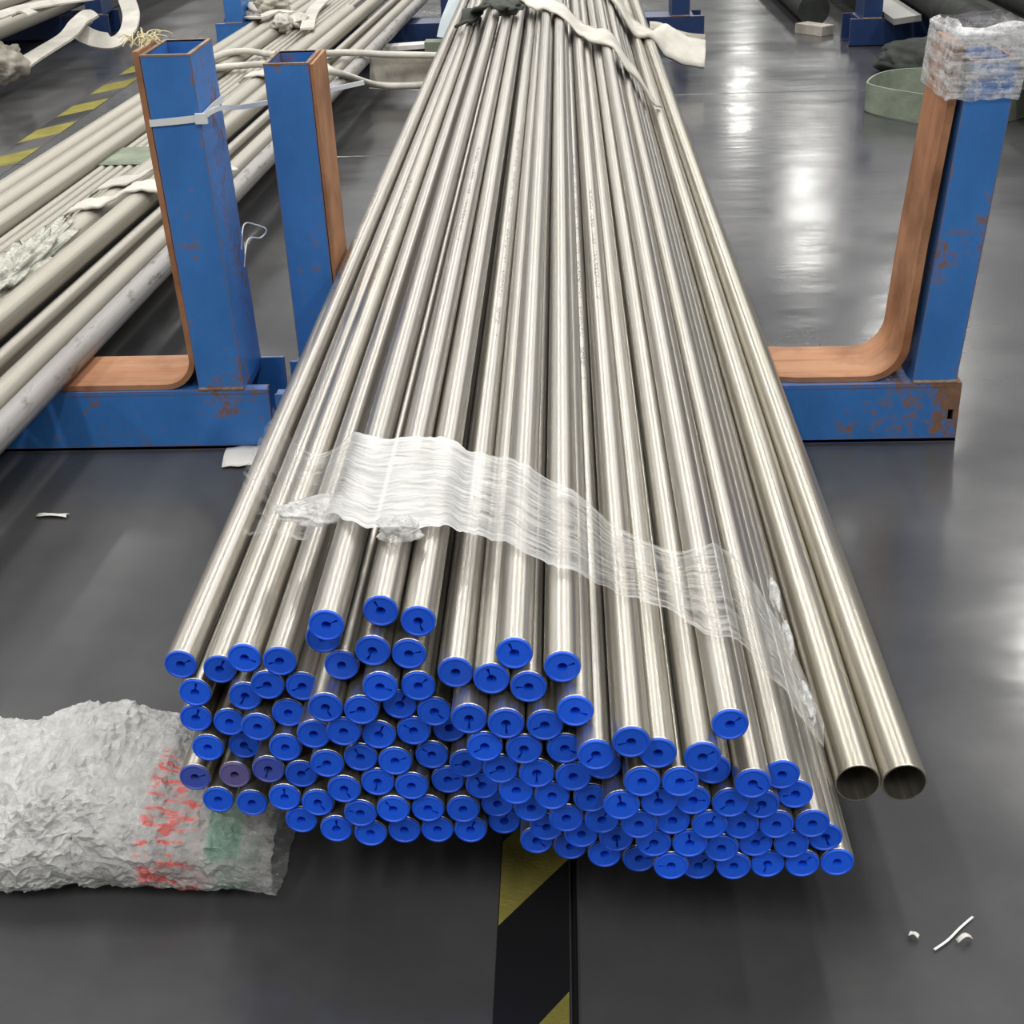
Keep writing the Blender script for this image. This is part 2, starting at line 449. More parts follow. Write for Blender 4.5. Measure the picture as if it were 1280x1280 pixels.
# rack carrying the beige pipes
rl = empty('pipe_rack', (-1.4, 2.94, 0))
tag(rl, 'blue steel rack with liner carrying the beige pipes, zip-tied at its post', 'rack')
beam(rl, -2.15, -0.652, Y0 + 0.02, Y1 + 0.02, BH + 0.004, BLUE)
post(rl, -0.805, -0.705, Y0 + 0.024, Y1 + 0.01, BH + 0.004, 0.848, -0.032, BLUE)
post(rl, -2.10, -2.0, Y0 + 0.024, Y1 + 0.01, BH + 0.004, 0.848, 0.02, BLUE)
prof = ([(-1.97, 0.80), (-1.985, BH + 0.10)] + arc(-1.915, BH + 0.076, 0.07, 180, 270) + [(-1.6, BH + 0.006), (-1.2, BH + 0.006)]
        + arc(-0.877, BH + 0.076, 0.07, 270, 360) + [(-0.807 - 0.032*0.35, BH + 0.35), (-0.807 - 0.032*0.715, 0.856)])
liner(rl, prof, Y0 + 0.026, Y1, LT, LINER)
reparent(rl)

# racks further down the hall
def far_rack(x0, x1, y0, posts, h, m, label, bh=0.14, lean=0.0):
    r = empty('pipe_rack', ((x0 + x1)/2, y0 + 0.12, 0)); tag(r, label, 'rack')
    beam(r, x0, x1, y0, y0 + 0.24, bh, m)
    for px0 in posts: post(r, px0, px0 + 0.10, y0 + 0.004, y0 + 0.22, bh, h, lean, m)
    reparent(r)
    return r
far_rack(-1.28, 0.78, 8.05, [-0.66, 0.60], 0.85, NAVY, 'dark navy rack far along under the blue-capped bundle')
far_rack(-1.96, -1.33, 8.25, [-1.90], 0.85, BLUE, 'blue rack far along beneath the strapped beige pipes')
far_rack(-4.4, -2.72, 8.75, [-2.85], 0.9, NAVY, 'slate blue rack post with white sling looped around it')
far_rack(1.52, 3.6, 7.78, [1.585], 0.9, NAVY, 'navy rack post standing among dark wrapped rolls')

# ------------------------------------------------------------------ capped bundle
def tube_mesh(name, r, wall, L, n=32, inner=0.35):
    b = MB(); c = [(math.cos(2*PI*i/n), math.sin(2*PI*i/n)) for i in range(n)]
    ring = lambda rr, y: [(rr*x, y, rr*z) for x, z in c]
    ch = 0.0006
    b.grid([ring(r, L), ring(r, L*0.66), ring(r, L*0.33), ring(r, ch)], True, True)
    b.grid([ring(r, ch), ring(r - ch, 0)], False, True)
    b.grid([ring(r - ch, 0), ring(r - wall, 0)], False, True)
    b.grid([ring(r - wall, 0), ring(r - wall, inner), ring(r - wall, L)], True, True)
    b.grid([ring(r - wall, L), ring(r, L)], False, True)
    return b.mesh(name)
def cap_mesh(name, R, slit=True, n=48):
    """ring-shaped plastic plug with a centre hole and a radial slit"""
    b = MB(); c = [(math.cos(2*PI*i/n), math.sin(2*PI*i/n)) for i in range(n)]
    ring = lambda rr, y: [(rr*x, y, rr*z) for x, z in c]
    hole, ri, ro = R*0.27, R*0.80, R*0.965
    yf, yd = -0.0026, -0.0014
    b.grid([ring(R*0.885, 0.012), ring(R*0.885, 0.0004), ring(ro, 0.0002), ring(ro, yf + 0.0012), ring(ro - 0.001, yf), ring(ri + 0.001, yf)], True, True)
    b.grid([ring(ri + 0.001, yf), ring(ri, yd)], False, True)
    fs, vs = [], ring(ri, yd) + ring(hole, yd)
    b0 = len(b.v)
    gap = {0, 1} if slit else set()
    for j in range(n):
        if j in gap: continue
        fs.append((j, (j + 1) % n, n + (j + 1) % n, n + j))
    b.add(vs, fs)
    if slit:
        a0, a1 = c[0], c[2]
        rw, d = R*0.70, 0.010
        P_ = lambda a, rr, y: (a[0]*rr, y, a[1]*rr)
        b.add([P_(a0, ri, yd), P_(c[1], ri, yd), P_(a1, ri, yd), P_(a1, rw, yd), P_(a0, rw, yd)], [(0, 1, 2, 3, 4)])
        b.add([P_(a0, rw, yd), P_(a1, rw, yd), P_(a1, rw, d), P_(a0, rw, d)], [(0, 1, 2, 3)])
        for a in (a0, a1):
            b.add([P_(a, hole, yd), P_(a, rw, yd), P_(a, rw, d), P_(a, hole, d)], [(0, 1, 2, 3)])
        b.add([P_(a0, hole, d), P_(a1, hole, d), P_(a1, rw, d), P_(a0, rw, d)], [(0, 1, 2, 3)])
    fs = [(j, (j + 1) % n, n + (j + 1) % n, n + j) for j in range(n) if not (j in gap)]
    b.add(ring(hole, yd) + ring(hole*0.96, 0.016), fs)
    b.add(ring(hole, 0.016), [tuple(range(n))])
    return b.mesh(name)

PR = 0.0202
FAN = 0.0
YB = 1.4
PIPES = [(x/1e4, y/1e4, z/1e4) for x, y, z in (
(-4692,13985,3710),(-4205,13918,3680),(-3824,13693,3986),(-3377,13555,4027),(-2662,12941,4897),(-2787,13292,4510),(-2101,13258,4879),(-2203,13077,4470),(-2605,13279,4147),(-4562,13954,3322),
(-3891,13725,3420),(-3570,13589,3669),(-3161,13603,3638),(-2136,12955,4068),(-2780,12973,3780),(-2376,12975,3740),(-4616,13990,2917),(-4197,13958,2875),(-3391,13700,3191),(-3766,13631,3034),
(-4091,14073,2437),(-2993,13162,3269),(-3443,13552,2788),(-4512,13945,2499),(-4743,13967,2024),(-4234,13969,2057),(-3686,13549,2464),(-3282,13517,2416),(-4479,13921,1703),(-4035,13853,1703),
(-3518,13498,2077),(-3100,13422,2053),(-3354,13526,1703),(-2894,13353,1703),(-2705,13152,2473),(-2542,13161,2101),(-2612,13019,3410),(-2877,13166,2841),(-2477,13186,2915),(-2238,13179,3243),
(-2305,13195,2543),(-2142,13149,2170),(-2463,13272,1703),(-1683,13206,4770),(-1807,13140,4381),(-1264,12817,4347),(-859,12645,4376),(-601,12643,4704),(-456,12561,4322),(-87,12536,4595),
(-1722,13093,3980),(-1967,13213,3645),(-1563,13123,3604),(-1113,12474,3970),(-707,12388,3964),(43,12274,4207),(-287,12374,3949),(-1833,13225,3262),(-2070,13161,2873),(-1650,13308,2850),
(-1232,13129,2856),(-1480,13312,2478),(-1902,13170,2499),(-1736,13241,2103),(-1310,13218,2107),(-2057,13327,1703),(-1651,13335,1703),(-1245,13329,1703),(-957,12470,3595),(-1429,13337,3220),
(-1063,13197,2483),(-798,12556,3222),(-901,13317,2108),(-523,12416,3598),(-391,12490,3210),(-75,12419,3602),(256,11963,3862),(344,12309,3465),(15,12438,3203),(-634,12640,2851),
(-228,12560,2837),(212,12505,2844),(-840,13485,1703),(-477,12787,2476),(-435,13104,1722),(-307,12885,2108),(-71,12627,2457),(-30,13019,1703),(99,12784,2088),(335,12598,2457),
(533,12062,3104),(619,11852,4109),(375,12879,1703),(505,12713,2088),(781,12798,1703),(914,12028,3830),(750,12017,3458),(1156,12023,3449),(1384,12012,3784),(1546,12379,3337),
(1684,12216,4058),(939,12121,3099),(732,12165,2750),(1119,12376,2628),(1328,12287,2984),(1734,12246,2977),(1951,12148,3320),(1525,12298,2629),(1905,12484,2462),(917,12407,2276),
(1323,12397,2277),(1695,12500,2114),(1121,12421,1925),(1461,12669,1703),(1865,12614,1746),(2326,12507,3156),(2515,12630,2783),(2110,12421,2812),(2310,12531,2429),(2716,12546,2427),
(2917,12725,2075),(2101,12633,2075),(2511,12599,2076),(2268,12698,1703),(2674,12702,1703),(3080,12721,1703),
)]
TUBES = [tube_mesh('tube', PR, 0.0021, 8.4) for _ in STEEL]
for me, m in zip(TUBES, STEEL): me.materials.append(m)
CAPS = [cap_mesh('end_cap', PR, s) for s in (True, True, False)]
FADED = cap_mesh('end_cap', PR, False); FADED.materials.append(CAPFADED)
VIOLET = cap_mesh('end_cap', PR, True); VIOLET.materials.append(CAPVIOLET)
for me in CAPS: me.materials.append(CAPBLUE)
GROUP = 'blue-capped steel pipes of the bundle'
special = {}
def nearest(x_, y_):                     # pipe whose end shows at this place of the pile face
    return min(range(len(PIPES)), key=lambda i: (PIPES[i][0]-x_)**2 + (PIPES[i][2]-y_)**2)
order = sorted(range(len(PIPES)), key=lambda i: -PIPES[i][2])
def exposed(i):                          # can the pipe be seen from above along its length
    x, y, z = PIPES[i]
    n_ = 0
    for q in range(-4, 5):
        xx = x + q*PR*0.2
        hmax = max((pz + math.sqrt(PR*PR - (xx-px_)**2) for j, (px_, py_, pz) in enumerate(PIPES) if j != i and abs(xx-px_) < PR), default=0)
        n_ += z + math.sqrt(PR*PR - (xx-x)**2) > hmax
    return n_ >= 4
TOPI = order[0]
RIGHTI = max(range(len(PIPES)), key=lambda i: PIPES[i][0])
LEFTI = min(range(len(PIPES)), key=lambda i: PIPES[i][0])
for i, (x, y, z) in enumerate(PIPES):
    t = empty('steel_pipe', (x, y, z)); t.rotation_euler = (0, 0, math.atan(x*FAN))
    tb = link('tube', TUBES[0 if random.random() < 0.72 else random.choice((1, 2))], None, t)
    tb.rotation_euler = (0, random.uniform(-0.25, 0.25), 0)
    ci = random.randrange(3); me = CAPS[ci]
    capw = 'slit blue end cap' if ci < 2 else 'unslit blue end cap'
    if i == TOPI: lab = 'topmost steel pipe of the bundle with blue end cap'
    elif i == RIGHTI: lab = 'capped steel pipe touching the wide uncapped pipe'
    elif i == LEFTI: lab = 'capped steel pipe at the bundle side facing the brown-lined post'
    elif z < 0.1775: lab = 'steel pipe with %s in the bottom layer of the bundle' % capw
    elif exposed(i): lab = 'steel pipe with %s in the top layer of the bundle' % capw
    else: lab = 'steel pipe with %s buried inside the bundle' % capw
    if i == 25: me = FADED; lab = 'steel pipe with faded purple-grey end cap low in the bundle'
    elif i in (24, 26): me = VIOLET; lab = 'steel pipe with dull violet-blue end cap beside the faded purple one'
    cp = link('end_cap', me, None, t, (0, -0.0002, 0)); cp.rotation_euler = (0, random.uniform(0, 2*PI), 0)
    tag(t, lab, 'pipe', GROUP)
# two wider open pipes beside the bundle
BR = 0.0285
BIG = tube_mesh('open_pipe', BR, 0.0022, 8.6, 40); BIG.materials.append(BIGSTEEL)
for x, lab in ((0.3565, 'wide uncapped steel pipe lying against the blue-capped bundle'), (0.4141, 'wide uncapped steel pipe on the outer side, away from the bundle')):
    o = link('open_pipe', BIG, None, None, (x, 1.406, 0.1785)); o.rotation_euler = (0, 0, math.atan(x*FAN))
    tag(o, lab, 'pipe', 'wide open steel pipes')

ALLP = [(x, z, PR) for x, y, z in PIPES] + [(0.3565, 0.1785, BR), (0.4141, 0.1785, BR)]
HX0, HDX, HN = -0.60, 0.003, 380
def raw_h(x):
    h = 0.15
    for px_, pz_, r in ALLP:
        d = abs(x - px_)
        if d < r: h = max(h, pz_ + math.sqrt(r*r - d*d))
    return h
RAW = np.array([raw_h(HX0 + HDX*i) for i in range(HN)])
def hull(win):
    a = np.array([RAW[max(0, i-win):i+win+1].max() for i in range(HN)])
    kk = np.ones(2*win + 1)/(2*win + 1)
    a = np.convolve(np.pad(a, win, mode='edge'), kk, mode='valid')
    return np.maximum(a, RAW)
HULL = hull(9)
def pile_h(x, y, table=HULL):
    xx = x / (1 - FAN*(y - YB))
    i = min(max((xx - HX0)/HDX, 0), HN - 1.001); j = int(i); f = i - j
    return table[j]*(1-f) + table[j+1]*f
def on_pile(u, v, off=0.004):
    z = 0.35
    for _ in range(14):
        p = atz(u, v, z); z = 0.5*z + 0.5*(pile_h(p.x, p.y) + off)
    p = atz(u, v, z); p.z = pile_h(p.x, p.y) + off
    return p

def drape(name, path, w_, hfun, off, t, m, label, cat, free=None, n=8, tilt=0.0):
    """cloth band laid on whatever is below it; free = 1 where it hangs clear"""
    P_ = smooth(path, n); rows = []
    for i, p in enumerate(P_):
        d = P_[min(i+1, len(P_)-1)] - P_[max(i-1, 0)]; d.z = 0
        a = Vector((-d.y, d.x, 0)).normalized()
        f = 0.0
        if free:
            s_ = i/n; j = min(int(s_), len(free) - 2); f = free[j] + (free[j+1] - free[j])*(s_ - j)
        row = []
        for c in range(7):
            q = p + a*(w_*(c/6 - 0.5))
            hz = hfun(q.x, q.y) + off
            row.append(Vector((q.x, q.y, max(hz, p.z)*(1 - f) + p.z*f + f*tilt*w_*(c/6 - 0.5) + 0.0015*(1 + math.sin(i*0.9 + c)))))
        rows.append(row)
    o = MB().grid(rows, True).build(name, m)
    sd = o.modifiers.new('thick', 'SOLIDIFY'); sd.thickness = t; sd.offset = -1
    return tag(o, label, cat)
# ------------------------------------------------------------------ film over the bundle
EDGE = [((322, 566), (303, 672), .30), ((372, 556), (345, 668), .32), ((420, 560), (392, 664), .50), ((455, 547), (440, 658), .93), ((520, 549), (505, 660), 1.0), ((578, 560), (566, 664), .93),
        ((622, 574), (605, 676), .66), ((680, 597), (662, 694), .58), ((740, 633), (722, 716), .52), ((805, 676), (790, 746), .46), ((860, 688), (842, 766), .46), ((903, 686), (890, 795), .46),
        ((930, 708), (940, 820), .48), ((962, 760), (972, 856), .48), ((992, 815), (998, 892), .52), ((1012, 858), (1016, 918), .58), ((1030, 905), (1030, 934), .6)]
NS, NW = 10, 15
top = [on_pile(*e[0]) for e in EDGE]; bot = [on_pile(*e[1]) for e in EDGE]
top_s, bot_s = smooth(top, NS), smooth(bot, NS)
dens = []
for i in range(len(EDGE) - 1):
    for q in range(NS): dens.append(EDGE[i][2]*(1 - q/NS) + EDGE[i+1][2]*q/NS)
dens.append(EDGE[-1][2])
rows, dval, uvs = [], [], []
n = len(top_s)
for i in range(n):
    a, b = top_s[i], bot_s[i]; row = []
    ja = 0.006*noise.noise(Vector((i*0.23, 0, 0))) + 0.004*noise.noise(Vector((i*0.9, 5, 0)))
    jb = 0.008*noise.noise(Vector((i*0.31, 9, 0))) + 0.005*noise.noise(Vector((i*1.1, 14, 0)))
    for j in range(NW + 1):
        t = j/NW
        t2 = t + (1-t)*ja*4 + t*jb*4
        p = a.lerp(b, t2)
        wob = 0.0025*(1 + noise.noise(Vector((i*0.12, j*1.3, 2)))) + (0.004*dens[i]*(1 + noise.noise(Vector((i*0.3, j*0.9, 7)))) if dens[i] > .6 else 0)
        row.append((p.x, p.y, pile_h(p.x, p.y) + 0.002 + wob))
        dval.append(dens[i]*(1.0 if 0 < j < NW else 1.25)); uvs.append((i/NS, t))
    rows.append(row)
b = MB().grid(rows, True)
# second layer doubled over the middle
me = b.mesh('film_sheet')
def attach(me, dval, uvs):
    at = me.attributes.new('film_density', 'FLOAT', 'POINT'); at.data.foreach_set('value', dval)
    ul = me.uv_layers.new(name='UVMap')
    for lp in me.loops: ul.data[lp.index].uv = uvs[lp.vertex_index]
attach(me, dval, uvs)
fs = empty('stretch_film', tuple(on_pile(520, 610, 0.0)))
tag(fs, 'clear stretch film band wound across the blue-capped pipe bundle, white where doubled', 'plastic film')
o = link('film_sheet', me, FILM, fs); o.location = -fs.location
def crumple_blob(name, c, rad, m, parent=None, seed=0, amp=0.4, nu=44, nv=26, freq=1.8, flat=None):
    rows = []
    for i in range(nv + 1):
        th = PI*i/nv; row = []
        for j in range(nu):
            ph = 2*PI*j/nu
            d = Vector((math.sin(th)*math.cos(ph), math.sin(th)*math.sin(ph), math.cos(th)))
            q = 1 + amp*(noise.noise(d*freq + Vector((seed, 0, 0))) - 0.6*abs(noise.noise(d*freq*2.3 + Vector((seed, 3, 0)))) + 0.25*noise.noise(d*freq*5))
            p = Vector(c) + Vector((d.x*rad[0], d.y*rad[1], d.z*rad[2]))*q
            if flat is not None: p.z = max(p.z, flat)
            row.append(p)
        rows.append(row)
    o = MB().grid(rows, True, True)
    return o.build(name, m, parent)
lp = on_pile(497, 662, 0.008)
ob = crumple_blob('film_bunch', lp, (0.030, 0.024, 0.012), FILMLUMP, fs, 3, 0.45, 44, 26, 1.6); ob.location = -fs.location
lp = on_pile(405, 640, 0.008)
ob = crumple_blob('film_bunch', lp, (0.06, 0.035, 0.010), FILMLUMP, fs, 8, 0.45, 44, 26, 1.8); ob.location = -fs.location
for q, (u, v) in enumerate(((968, 742), (985, 800), (1010, 880))):
    lp = on_pile(u, v, 0.006)
    ob = crumple_blob('film_shred', lp, (0.007, 0.045, 0.009), FILMLUMP, fs, 11 + q, 0.55, 28, 16, 1.8); ob.location = -fs.location

# film hood on the rack post
hx = lambda z: 0.068*(z - BH)
b = MB(); rows = []
per = []
x0, x1, y0, y1 = 0.700, 0.841, Y0 - 0.006, Y1 + 0.004
for a, c, nn in (((x0, y0), (x1, y0), 22), ((x1, y0), (x1, y1), 22), ((x1, y1), (x0, y1), 16), ((x0, y1), (x0, y0), 26)):
    for i in range(nn): per.append((a[0] + (c[0]-a[0])*i/nn, a[1] + (c[1]-a[1])*i/nn))
cx, cy = (x0+x1)/2, (y0+y1)/2
for kz in range(17):
    z = 0.728 + 0.010*kz; row = []
    for j, (x, y) in enumerate(per):
        zz = z + (0.006*noise.noise(Vector((j*0.2, 0, 0))) if kz == 0 else 0)
        d = 0.0022*noise.noise(Vector((x*60, y*25, zz*70))) + 0.0016*noise.noise(Vector((x*20, y*9, zz*160)))
        top_in = max(0, (zz - 0.842)/0.045)
        top_in = min(1, top_in)
        sx = 1 - 0.16*top_in**2 + d*9; sy = 1 - 0.16*top_in**2 + d*5
        zq = zz if kz < 13 else zz - 0.006*(kz - 12) + 0.014*noise.noise(Vector((x*14, y*14, 1.5))) * (kz - 12)/4
        row.append((cx + (x-cx)*sx + hx(zz) , cy + (y-cy)*sy, zq))
    rows.append(row)
b.grid(rows, True, True)
o = b.build('film_hood', FILMWRAP); tag(o, 'crinkled clear film wrapped over the top of the rack post beyond the wide uncapped pipes', 'plastic film')

# ------------------------------------------------------------------ crumpled plastic bundle on the floor
def sack_mat():
    m = mat('crumpled_clear_plastic', (0.80, 0.80, 0.79), 0.09); m.node_tree.nodes['Principled BSDF'].inputs['IOR'].default_value = 2.3; k = N(m)
    co = k.coord()
    cr = k.noise(co, 34, 9, 0.70)
    rid = k.math('ABSOLUTE', k.math('SUBTRACT', cr, 0.5))
    cr2 = k.noise(k.coord((30, 70, 50)), 1.0, 8, 0.66)
    base = k.mix(0.0, (0.60, 0.60, 0.59), (0.60, 0.60, 0.59))
    x, y, z = k.xyz(co)
    # red lettering and green patch printed on the film
    def between(s_, a, c_, soft=0.01):
        return k.math('MULTIPLY', k.math('MULTIPLY', k.math('SUBTRACT', s_, a), 1/soft, True), k.math('MULTIPLY', k.math('SUBTRACT', c_, s_), 1/soft, True))
    nse = k.noise(k.coord((26, 90, 60)), 1.0, 2)
    red = k.math('MULTIPLY', k.math('MULTIPLY', between(x, 0.29, 0.375), between(y, -0.19, 0.02)), k.ramp(nse, [(0.49, 0.0), (0.56, 0.85)]))
    base = k.mix(red, base, (0.72, 0.045, 0.03))
    grn = k.math('MULTIPLY', between(x, 0.378, 0.435), between(y, -0.17, -0.02))
    base = k.mix(k.math('MULTIPLY', grn, 0.75), base, (0.02, 0.19, 0.09))
    k.l(base, k.p.inputs['Base Color'])
    vo = k.n('ShaderNodeTexVoronoi', feature='DISTANCE_TO_EDGE'); vo.inputs['Scale'].default_value = 55
    wv = k.n('ShaderNodeVectorMath', operation='ADD'); ns = k.n('ShaderNodeTexNoise'); ns.inputs['Scale'].default_value = 12
    k.l(co, ns.inputs['Vector']); sv = k.n('ShaderNodeVectorMath', operation='SCALE'); sv.inputs['Scale'].default_value = 0.09
    k.l(ns.outputs['Color'], sv.inputs[0]); k.l(co, wv.inputs[0]); k.l(sv.outputs[0], wv.inputs[1]); k.l(wv.outputs[0], vo.inputs['Vector'])
    k.bump(k.math('ADD', k.math('ADD', k.math('MULTIPLY', rid, -2.4), k.math('MULTIPLY', vo.outputs[0], -1.6)), k.math('MULTIPLY', cr2, 1.3)), 0.55, 0.012)
    a = k.n('ShaderNodeAttribute', attribute_name='film_density').outputs['Fac']
    fac = k.math('ADD', a, k.math('MULTIPLY', k.ramp(cr, [(0.4, 0.0), (0.62, 1.0)]), 0.25), True)
    fac = k.math('ADD', fac, k.math('MULTIPLY', k.math('ADD', red, grn, True), 0.45), True)
    tr = k.n('ShaderNodeBsdfTransparent'); mx = k.n('ShaderNodeMixShader')
    k.l(fac, mx.inputs[0]); k.l(tr.outputs[0], mx.inputs[1]); k.l(k.p.outputs[0], mx.inputs[2])
    k.l(mx.outputs[0], k.out.inputs['Surface'])
    return m
SACK = sack_mat()
sk = empty('plastic_wrapped_bundle', (-0.86, 1.545, 0))
tag(sk, 'crumpled clear plastic wrapped package with red print lying on the floor', 'plastic package')
def lerp_tab(t, tab):
    for (a, va), (b_, vb) in zip(tab[:-1], tab[1:]):
        if t <= b_: f = (t-a)/(b_-a); f = f*f*(3-2*f); return va + (vb-va)*f
    return tab[-1][1]
def sack(name, xa, xb, nx, nt, half, height, yc, dens, amp, open_end=False, seed=0):
    rows, dv = [], []
    for i in range(nx + 1):
        x = xa + (xb - xa)*i/nx; row = []
        hy, hz, cy_ = lerp_tab(x, half), lerp_tab(x, height), lerp_tab(x, yc)
        for j in range(nt):
            th = 2*PI*j/nt
            cy2, sz = math.cos(th), math.sin(th)
            yy, zz = abs(cy2)**0.8*(1 if cy2 > 0 else -1)*hy, (abs(sz)**0.75*(1 if sz > 0 else -1) + 1)*hz/2
            d = Vector((x, cy2*0.16, sz*0.08))
            fine = amp*(0.016*noise.noise(d*16 + Vector((seed, 0, 0))) + 0.015*(0.5 - abs(noise.noise(d*26))) + 0.010*(0.4 - abs(noise.noise(d*52 + Vector((0, seed, 0))))) + 0.006*(0.4 - abs(noise.noise(d*105))))
            yy += cy2*fine; zz += max(sz, -0.1)*fine*1.1
            jt = 0.0026*amp
            row.append((x + fine*0.25 + random.uniform(-jt, jt), cy_ + yy + random.uniform(-jt, jt), max(0.003 + 0.002*noise.noise(d*40), zz + random.uniform(-jt, jt)*0.9)))
            dv.append(lerp_tab(x, dens))
        rows.append(row)
    b = MB()
    nn = nt
    vs = [p for r in rows for p in r]; fs_ = []
    for i in range(nx):
        for j in range(nn):
            k2 = (j + 1) % nn; q4 = (i*nn + j, i*nn + k2, (i+1)*nn + k2, (i+1)*nn + j)
            fs_ += [(q4[0], q4[1], q4[2]), (q4[0], q4[2], q4[3])] if (i + j) % 2 else [(q4[0], q4[1], q4[3]), (q4[1], q4[2], q4[3])]
    b.add(vs, fs_, False)
    if not open_end: b.add(rows[-1], [tuple(range(nt))])
    b.add(rows[0], [tuple(range(nt))])
    me = b.mesh(name)
    at = me.attributes.new('film_density', 'FLOAT', 'POINT'); at.data.foreach_set('value', dv + [0.7]*(len(me.vertices) - len(dv)))
    return link(name, me, SACK, sk)
sack('wrapped_roll', -0.55, 0.30, 130, 110, [(-0.55, .165), (-0.1, .165), (0.05, .145), (0.16, .165), (0.30, .13)], [(-0.55, .115), (-0.05, .115), (0.06, .105), (0.20, .135), (0.30, .10)], [(-0.55, -.02), (0.3, .0)], [(-0.55, .80), (0.30, .80)], 1.0)
sack('film_skirt', 0.21, 0.47, 44, 96, [(0.21, .150), (0.30, .155), (0.36, .15), (0.47, .155)], [(0.21, .13), (0.32, .118), (0.40, .11), (0.47, .095)], [(0.21, -.01), (0.47, -.015)], [(0.21, .6), (0.38, .5), (0.42, .34), (0.47, .26)], 0.6, True, 4)

# ------------------------------------------------------------------ beige pipes on the neighbouring rack
SL = 0.05
LPIPES = []
def lay(name, x3, z, r, y0, L, m, label, group, wall=0.003, n=28):
    LPIPES.append((x3, z, r))
    me = tube_mesh(name, r, min(wall, r*0.4), L, n, 0.2); me.materials.append(m)
    o = link(name, me, None, None, (x3 + SL*(y0 - 3), y0, z)); o.rotation_euler = (0, 0, -math.atan(SL))
    return tag(o, label, 'pipe', group)
LG = 'beige pipes on the neighbouring rack'
BZ = 0.1545
lay('beige_pipe', -1.105, BZ + .030, .030, 1.9, 7.6, SPECK, 'speckled grey pipe lowest on the zip-tied rack, along the open floor', LG)
lay('beige_pipe', -1.178, BZ + .030, .030, 1.8, 7.4, OLDSTEEL, 'thick beige pipe next to the speckled grey pipe', LG)
lay('beige_pipe', -1.262, BZ + .026, .026, 1.7, 7.5, OLDSTEEL, 'beige pipe in the lower layer of the zip-tied rack', LG)
lay('beige_pipe', -1.360, BZ + .026, .026, 1.7, 7.3, OLDSTEEL, 'beige pipe in the lower layer of the zip-tied rack', LG)
lay('thin_pipe', -1.2205, BZ + .0135, .0120, 2.0, 7.0, OLDSTEEL, 'thin pale tube wedged between thick beige pipes', LG)
lay('thin_pipe', -1.221, BZ + .0685, .0150, 2.0, 7.0, OLDSTEEL, 'thin pale tube lying in the groove on top of two beige pipes', LG)
lay('beige_pipe', -1.311, BZ + .0790, .033, 1.6, 7.6, OLDSTEEL, 'thick smooth beige pipe on top of the lower layer', LG)
lay('beige_pipe', -1.445, BZ + .040, .040, 1.8, 6.4, OLDSTEEL, 'thick beige pipe partly covered by crumpled film and sling', LG)
for q, x in enumerate((-1.505, -1.537, -1.569, -1.601, -1.633, -1.665)):
    lay('thin_pipe', x, BZ + .0145, .0145, 1.7 + 0.1*(q % 3), 7.4, OLDSTEEL, 'thin tube in the flat row beneath a pale paper label', LG, 0.002, 20)
lay('beige_pipe', -1.716, BZ + .032, .032, 1.9, 7.4, OLDSTEEL, 'wide beige pipe between the thin tubes and the outermost pipe', LG)
lay('beige_pipe', -1.792, BZ + .034, .034, 1.9, 7.5, OLDSTEEL, 'outermost beige pipes along the floor with yellow tape', LG)
lay('beige_pipe', -1.865, BZ + .034, .034, 1.9, 7.3, OLDSTEEL, 'outermost beige pipes along the floor with yellow tape', LG)

def ribbon(name, pts, w_, t, m, label=None, cat=None, up=(0, 0, 1), group=None, parent=None, n=8, curl=0.0, twist=None, sec=None):
    path = smooth(pts, n)
    tw = None
    if twist:
        tw = [lerp_tab(i/(len(path)-1), twist) for i in range(len(path))]
    o = MB().sweep(path, sec or band(w_, t, 5, curl), up, True, True, None, tw).build(name, m, parent)
    md = o.modifiers.new('edges', 'EDGE_SPLIT'); md.split_angle = math.radians(50)
    return tag(o, label, cat, group)
def xl(x3, y): return x3 + SL*(y - 3)
def over(y, xs, lift=0.004, skew=0.0):   # path across the beige pipes at distance y
    return [Vector((xl(x, y), y + skew*(x + 1.4), z + lift)) for x, z in xs]
# slings over the beige pipes
LX0, LDX, LN = -2.05, 0.003, 360
LRAW = np.array([max([0.15] + [pz_ + math.sqrt(r*r - (LX0 + LDX*i - px_)**2) for px_, pz_, r in LPIPES if abs(LX0 + LDX*i - px_) < r]) for i in range(LN)])
def left_hull(win):
    a = np.array([LRAW[max(0, i-win):i+win+1].max() for i in range(LN)])
    a = np.convolve(np.pad(a, win, mode='edge'), np.ones(2*win + 1)/(2*win + 1), mode='valid')
    return np.maximum(a, LRAW)
LHULL = left_hull(11)
def left_h(x, y):
    i = min(max((x - SL*(y - 3) - LX0)/LDX, 0), LN - 1.001); j = int(i); f = i - j
    return LHULL[j]*(1-f) + LHULL[j+1]*f
def on_left(u, v, off=0.004):
    z = 0.22
    for _ in range(14):
        p = atz(u, v, z); z = 0.5*z + 0.5*(left_h(p.x, p.y) + off)
    p = atz(u, v, z); p.z = left_h(p.x, p.y) + off
    return p
def xs_at(y, xs, skew):
    return [Vector((xl(x, y + skew*(x + 1.4)), y + skew*(x + 1.4), 0)) for x in xs]
drape('white_sling', xs_at(4.05, (-1.52, -1.48, -1.44, -1.39, -1.34, -1.30, -1.26, -1.235), .5), .10, left_h, .003, .007, WEB, 'white webbing sling looped over thick beige pipes beside crumpled film', 'sling')
drape('white_sling', xs_at(4.32, (-1.52, -1.47, -1.42, -1.36, -1.31, -1.26, -1.20, -1.15), .8), .09, left_h, .003, .006, WEB, 'second white webbing sling lying behind the first loop on beige pipes', 'sling')
drape('white_sling', xs_at(6.1, (-1.50, -1.46, -1.41, -1.35, -1.30, -1.25, -1.20, -1.16), .6), .09, left_h, .003, .008, WEB, 'white sling loop around pipes between the two blue posts', 'sling')
